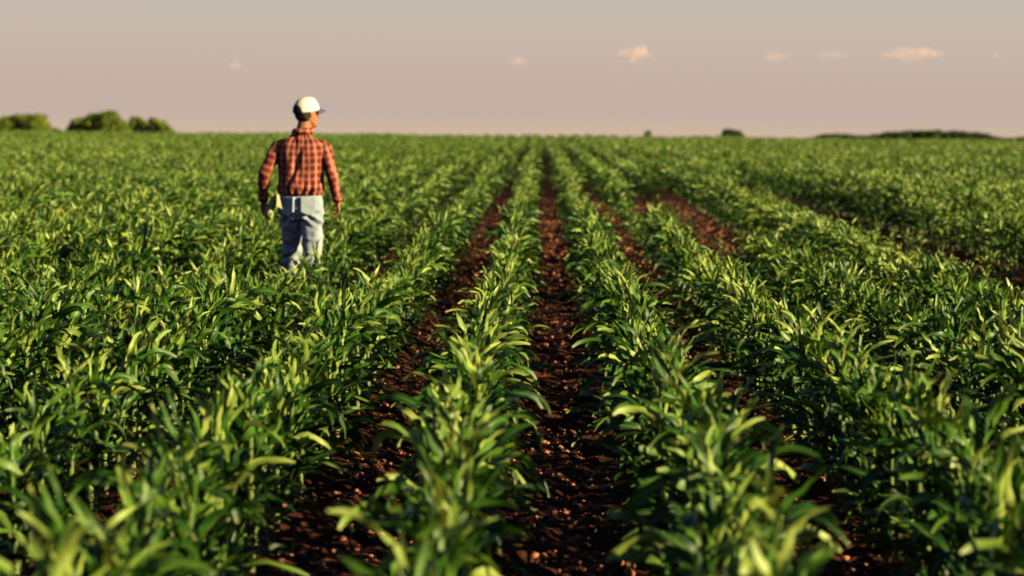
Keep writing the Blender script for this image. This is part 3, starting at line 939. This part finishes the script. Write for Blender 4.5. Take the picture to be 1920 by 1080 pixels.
def tree(name, label, cat, px0, px1, py_top, d, mat, shape, seed, group=None, trunks=1):
    rng = np.random.default_rng(seed)
    x0, x1 = world_x(px0, d), world_x(px1, d)
    cx, w = (x0 + x1) / 2, x1 - x0
    gz = float(terrain(cx, d)); top = sight_z((px0 + px1) / 2, py_top, d)
    H = top - gz
    root = empty(name, (cx, d, gz))
    lumps = []
    for (u, v, r, q) in shape:       # u across (-.5..5), v height share, r size as share of the width, q vertical squash
        rr = r * w
        lumps.append((u * w, rng.uniform(-.2, .2) * w, v * H, rr, rr * rng.uniform(.85, 1.1), rr * q))
        for _ in range(11):           # smaller outlying clumps break the outline
            a, e = rng.uniform(0, 6.28), rng.uniform(-.3, 1.3)
            k = rr * rng.uniform(.18, .42)
            lumps.append((u * w + rr * .85 * math.cos(a) * math.cos(e), rr * .85 * math.sin(a) * math.cos(e), v * H + rr * q * .85 * math.sin(e), k, k, k * .8))
    V, F, A = leaf_cards(lumps, 260, .16 + w * .008, rng)
    cm = mesh_from('crown', V, F, A); cm.materials.append(mat)
    link(D.objects.new('crown', cm), root)
    for (u, v, r, q) in (shape[:trunks]):
        L = Lump()
        L.tube([(u * w, 0, -.3), (u * w + .1, .05, H * .25), (u * w - .1, 0, H * .5), (u * w, 0, H * .75)], [.05 * w * .6 + .06, .035 * w * .6 + .05, .02 * w * .6 + .04, .04], 8)
        for s in range(4):
            a = rng.uniform(0, 6.28); z0 = H * rng.uniform(.2, .45)
            L.tube([(u * w, 0, z0), (u * w + math.cos(a) * r * w * .4, math.sin(a) * r * w * .4, z0 + H * .15), (u * w + math.cos(a) * r * w * .75, math.sin(a) * r * w * .75, z0 + H * .28)], [.09, .06, .03], 6)
        tm = L.fuse('trunk', .1, 0, remesh=False); tm.materials.append(M_BARK)
        link(D.objects.new('trunk', tm), root)
    return tag(root, label, cat, group)


tree('bushy_tree', 'flat topped bushy tree on the horizon at the far left edge of the field', 'tree', -8, 96, 214, 440, M_TREE_A,
     [(-.30, .62, .22, .95), (-.05, .68, .22, .9), (.20, .70, .22, .95), (.36, .52, .16, 1.0), (-.42, .5, .18, 1)], 1)
tree('shrub', 'tiny low shrub beside the flat topped bushy tree on the horizon', 'shrub', 92, 116, 232, 430, M_TREE_A,
     [(0, .72, .38, .7), (-.2, .6, .3, .8)], 2)
tree('bushy_tree', 'tallest yellowish green bushy tree on the horizon left of the walking man', 'tree', 124, 238, 211, 440, M_TREE_A,
     [(.20, .74, .22, .92), (-.08, .66, .23, .85), (-.28, .62, .19, .85), (.34, .58, .17, 1.1), (-.42, .45, .13, .8)], 3)
tree('bushy_tree', 'lower rounded bushy tree on the horizon, nearest of the bushy trees to the man', 'tree', 226, 328, 221, 443, M_TREE_A,
     [(.10, .68, .22, .85), (-.22, .68, .22, .85), (.30, .55, .16, 1.0), (-.4, .5, .14, 1)], 4)
tree('slender_tree', 'tiny slender tree poking above the horizon just right of the converging corn rows', 'tree', 1203, 1221, 242, 500, M_TREE_A,
     [(0, .8, .42, 1.0), (-.1, .6, .40, 1.1)], 5)
tree('domed_tree', 'small dark domed tree alone on the horizon right of the converging rows', 'tree', 1347, 1392, 237, 600, M_TREE_B,
     [(-.12, .72, .34, .75), (.18, .68, .30, .75), (.3, .5, .2, .9), (-.32, .5, .2, .9)], 6)


def far_wood():
    rng = np.random.default_rng(9); d = 1040.0
    lumps = []; prof = [(1528, 258.5), (1545, 254), (1590, 254.5), (1612, 257.5), (1640, 255), (1668, 250), (1700, 248.5), (1745, 246.5), (1800, 249.5), (1840, 253), (1875, 260), (1886, 266), (1893, 261), (1908, 260), (1950, 258), (2050, 256), (2200, 254)]
    xs_ = [p[0] for p in prof]; ys_ = [p[1] for p in prof]
    for px_ in np.arange(1526, 2190, 4.5):
        top = np.interp(px_, xs_, ys_) - 3.8 + rng.uniform(-1.0, 1.4)
        x = world_x(px_, d); zt = float(sight_z(px_, top, d)); gz = float(terrain(x, d + 0.0))
        r = rng.uniform(1.6, 2.6)
        for yy in (0, 6, 12):
            lumps.append((x + rng.uniform(-1, 1), d + yy + rng.uniform(-2, 2), zt - r * .9 - rng.uniform(0, 1.0) * (yy > 0), r, r, r * .9))
        lumps.append((x, d + 3, (zt + gz) / 2 - .6, 2.4, 3.0, max(1.5, (zt - gz) / 2)))
    V, F, A = leaf_cards(lumps, 50, .5, rng)
    o = D.objects.new('distant_woods', mesh_from('distant_woods', V, F, A)); o.data.materials.append(M_TREE_B)
    tag(link(o), 'long dark strip of distant woods on the horizon at the right', 'woods', kind='stuff')


far_wood()

# ------------------------------------------------------------------ small sunset clouds
def cloud_mat(name, dens, col):
    m, nt, ns, lk = new_mat(name)
    out = nd(ns, 'ShaderNodeOutputMaterial')
    v = nd(ns, 'ShaderNodeVolumePrincipled')
    v.inputs['Color'].default_value = (*col, 1); v.inputs['Density'].default_value = dens; v.inputs['Anisotropy'].default_value = -.35
    tc = nd(ns, 'ShaderNodeTexCoord'); n = nd(ns, 'ShaderNodeTexNoise'); n.inputs['Scale'].default_value = .035; n.inputs['Detail'].default_value = 3
    lk.new(tc.outputs['Object'], n.inputs['Vector'])
    mr = nd(ns, 'ShaderNodeMapRange'); mr.inputs['From Min'].default_value = .40; mr.inputs['From Max'].default_value = .68
    mr.inputs['To Min'].default_value = dens * .12; mr.inputs['To Max'].default_value = dens * 2.0
    lk.new(n.outputs['Fac'], mr.inputs['Value']); lk.new(mr.outputs[0], v.inputs['Density'])
    lk.new(v.outputs[0], out.inputs['Volume'])
    return m


def cloud(label, px0, px1, py0, py1, dens, seed):
    rng = np.random.default_rng(seed); d = 8000.0
    cxp, cyp = (px0 + px1) / 2, (py0 + py1) / 2
    c = Vector((world_x(cxp, d), d, float(sight_z(cxp, cyp, d))))
    w = (px1 - px0) * d / FPX; h = (py1 - py0) * d / FPX
    L = Lump()
    n = 15
    for i in range(n):
        u = rng.uniform(-.5, .5); u = u * (.92)
        env = max(.15, 1 - (2 * u) ** 2)
        rz = h * .5 * env * rng.uniform(.35, .75); rx = w * rng.uniform(.08, .17)
        L.ball((u * w, rng.uniform(-.25, .25) * w, rng.uniform(-.22, .25) * h * env), rx, rx, rz, 14)
    L.ball((0, 0, -.03 * h), w * .30, w * .25, h * .26, 18)
    me_ = L.fuse('cloud', max(w / 60, 3), 2)
    co = get_co(me_); no = get_no(me_)
    set_co(me_, co + no * (h * .10 * n3(co, 7.0 / w * 2, seed))[:, None])
    me_.materials.append(cloud_mat('cloud_vapour', dens, (1, .72, .62)))
    o = link(D.objects.new('cloud', me_)); o.location = c
    tag(o, label, 'cloud', 'small sunset clouds low in the sky')


cloud('brightest small pink cloud, above the converging corn rows', 1152, 1222, 84, 118, 0.0086, 1)
cloud('small faint slanting pink cloud above the lone dark domed tree', 1424, 1472, 92, 120, 0.0052, 2)
cloud('dim smudge of pink cloud just left of the widest cloud', 1522, 1588, 94, 112, 0.0034, 3)
cloud('widest pink cloud, stretched low above the dark distant woods', 1640, 1752, 84, 120, 0.0044, 4)
cloud('faintest cloud at the far right, beyond the widest pink cloud', 1838, 1872, 96, 112, 0.0040, 5)
cloud("pale peach wisp of cloud right of the man's cap", 942, 992, 104, 126, 0.0044, 6)
cloud("pale peach puff of cloud left of the man's cap", 424, 456, 104, 136, 0.0041, 7)

# ------------------------------------------------------------------ light, sky
sun_vec = Vector((math.sin(SUN_AZ) * math.cos(SUN_EL), -math.cos(SUN_AZ) * math.cos(SUN_EL), math.sin(SUN_EL)))
sd = D.lights.new('sun', 'SUN'); sd.energy = 5.0; sd.angle = R(.5); sd.color = (1.0, .815, .42)
so = link(D.objects.new('sun', sd)); so.rotation_euler = sun_vec.to_track_quat('Z', 'Y').to_euler()

w = D.worlds.new('World'); SC.world = w; w.use_nodes = True
nt = w.node_tree; ns, lk = nt.nodes, nt.links; ns.clear()
out = nd(ns, 'ShaderNodeOutputWorld')
sky = nd(ns, 'ShaderNodeTexSky', sky_type='NISHITA'); sky.sun_disc = False
sky.sun_elevation = SUN_EL; sky.sun_rotation = math.pi - SUN_AZ; sky.altitude = 1500; sky.air_density = .4; sky.dust_density = .3; sky.ozone_density = 1.0
b1 = nd(ns, 'ShaderNodeBackground'); b1.inputs['Strength'].default_value = .05
lk.new(sky.outputs[0], b1.inputs['Color'])
# band of dusty evening haze near the horizon
tc = nd(ns, 'ShaderNodeTexCoord'); sp = nd(ns, 'ShaderNodeSeparateXYZ'); lk.new(tc.outputs['Generated'], sp.inputs[0])
SKY = [(0.0, (.640, .480, .350)), (.18, (.545, .430, .368)), (.45, (.560, .448, .380)), (.75, (.580, .485, .412)), (1.0, (.548, .497, .425))]
rp = ramp(ns, [(p_, tuple(c_ / 2 ** EXPO for c_ in col_)) for p_, col_ in SKY])
mr = nd(ns, 'ShaderNodeMapRange'); mr.inputs['From Min'].default_value = -.0075; mr.inputs['From Max'].default_value = .0505
lk.new(sp.outputs['Z'], mr.inputs['Value']); lk.new(mr.outputs[0], rp.inputs[0])
b2 = nd(ns, 'ShaderNodeBackground'); lk.new(rp.outputs[0], b2.inputs['Color'])
mf = nd(ns, 'ShaderNodeMapRange'); mf.interpolation_type = 'SMOOTHSTEP'
mf.inputs['From Min'].default_value = .056; mf.inputs['From Max'].default_value = .15
lk.new(sp.outputs['Z'], mf.inputs['Value'])
mx = nd(ns, 'ShaderNodeMixShader'); lk.new(mf.outputs[0], mx.inputs[0]); lk.new(b2.outputs[0], mx.inputs[1]); lk.new(b1.outputs[0], mx.inputs[2])
lk.new(mx.outputs[0], out.inputs[0])

SC.view_settings.view_transform = 'Standard'
SC.view_settings.look = 'None'
SC.view_settings.exposure = EXPO
SC.view_settings.gamma = 1.0
cy = SC.cycles
cy.max_bounces = 6; cy.diffuse_bounces = 0; cy.glossy_bounces = 2; cy.transmission_bounces = 4; cy.volume_bounces = 1; cy.transparent_max_bounces = 8
cy.use_denoising = True
cy.sample_clamp_indirect = 6
cy.filter_width = 1.7
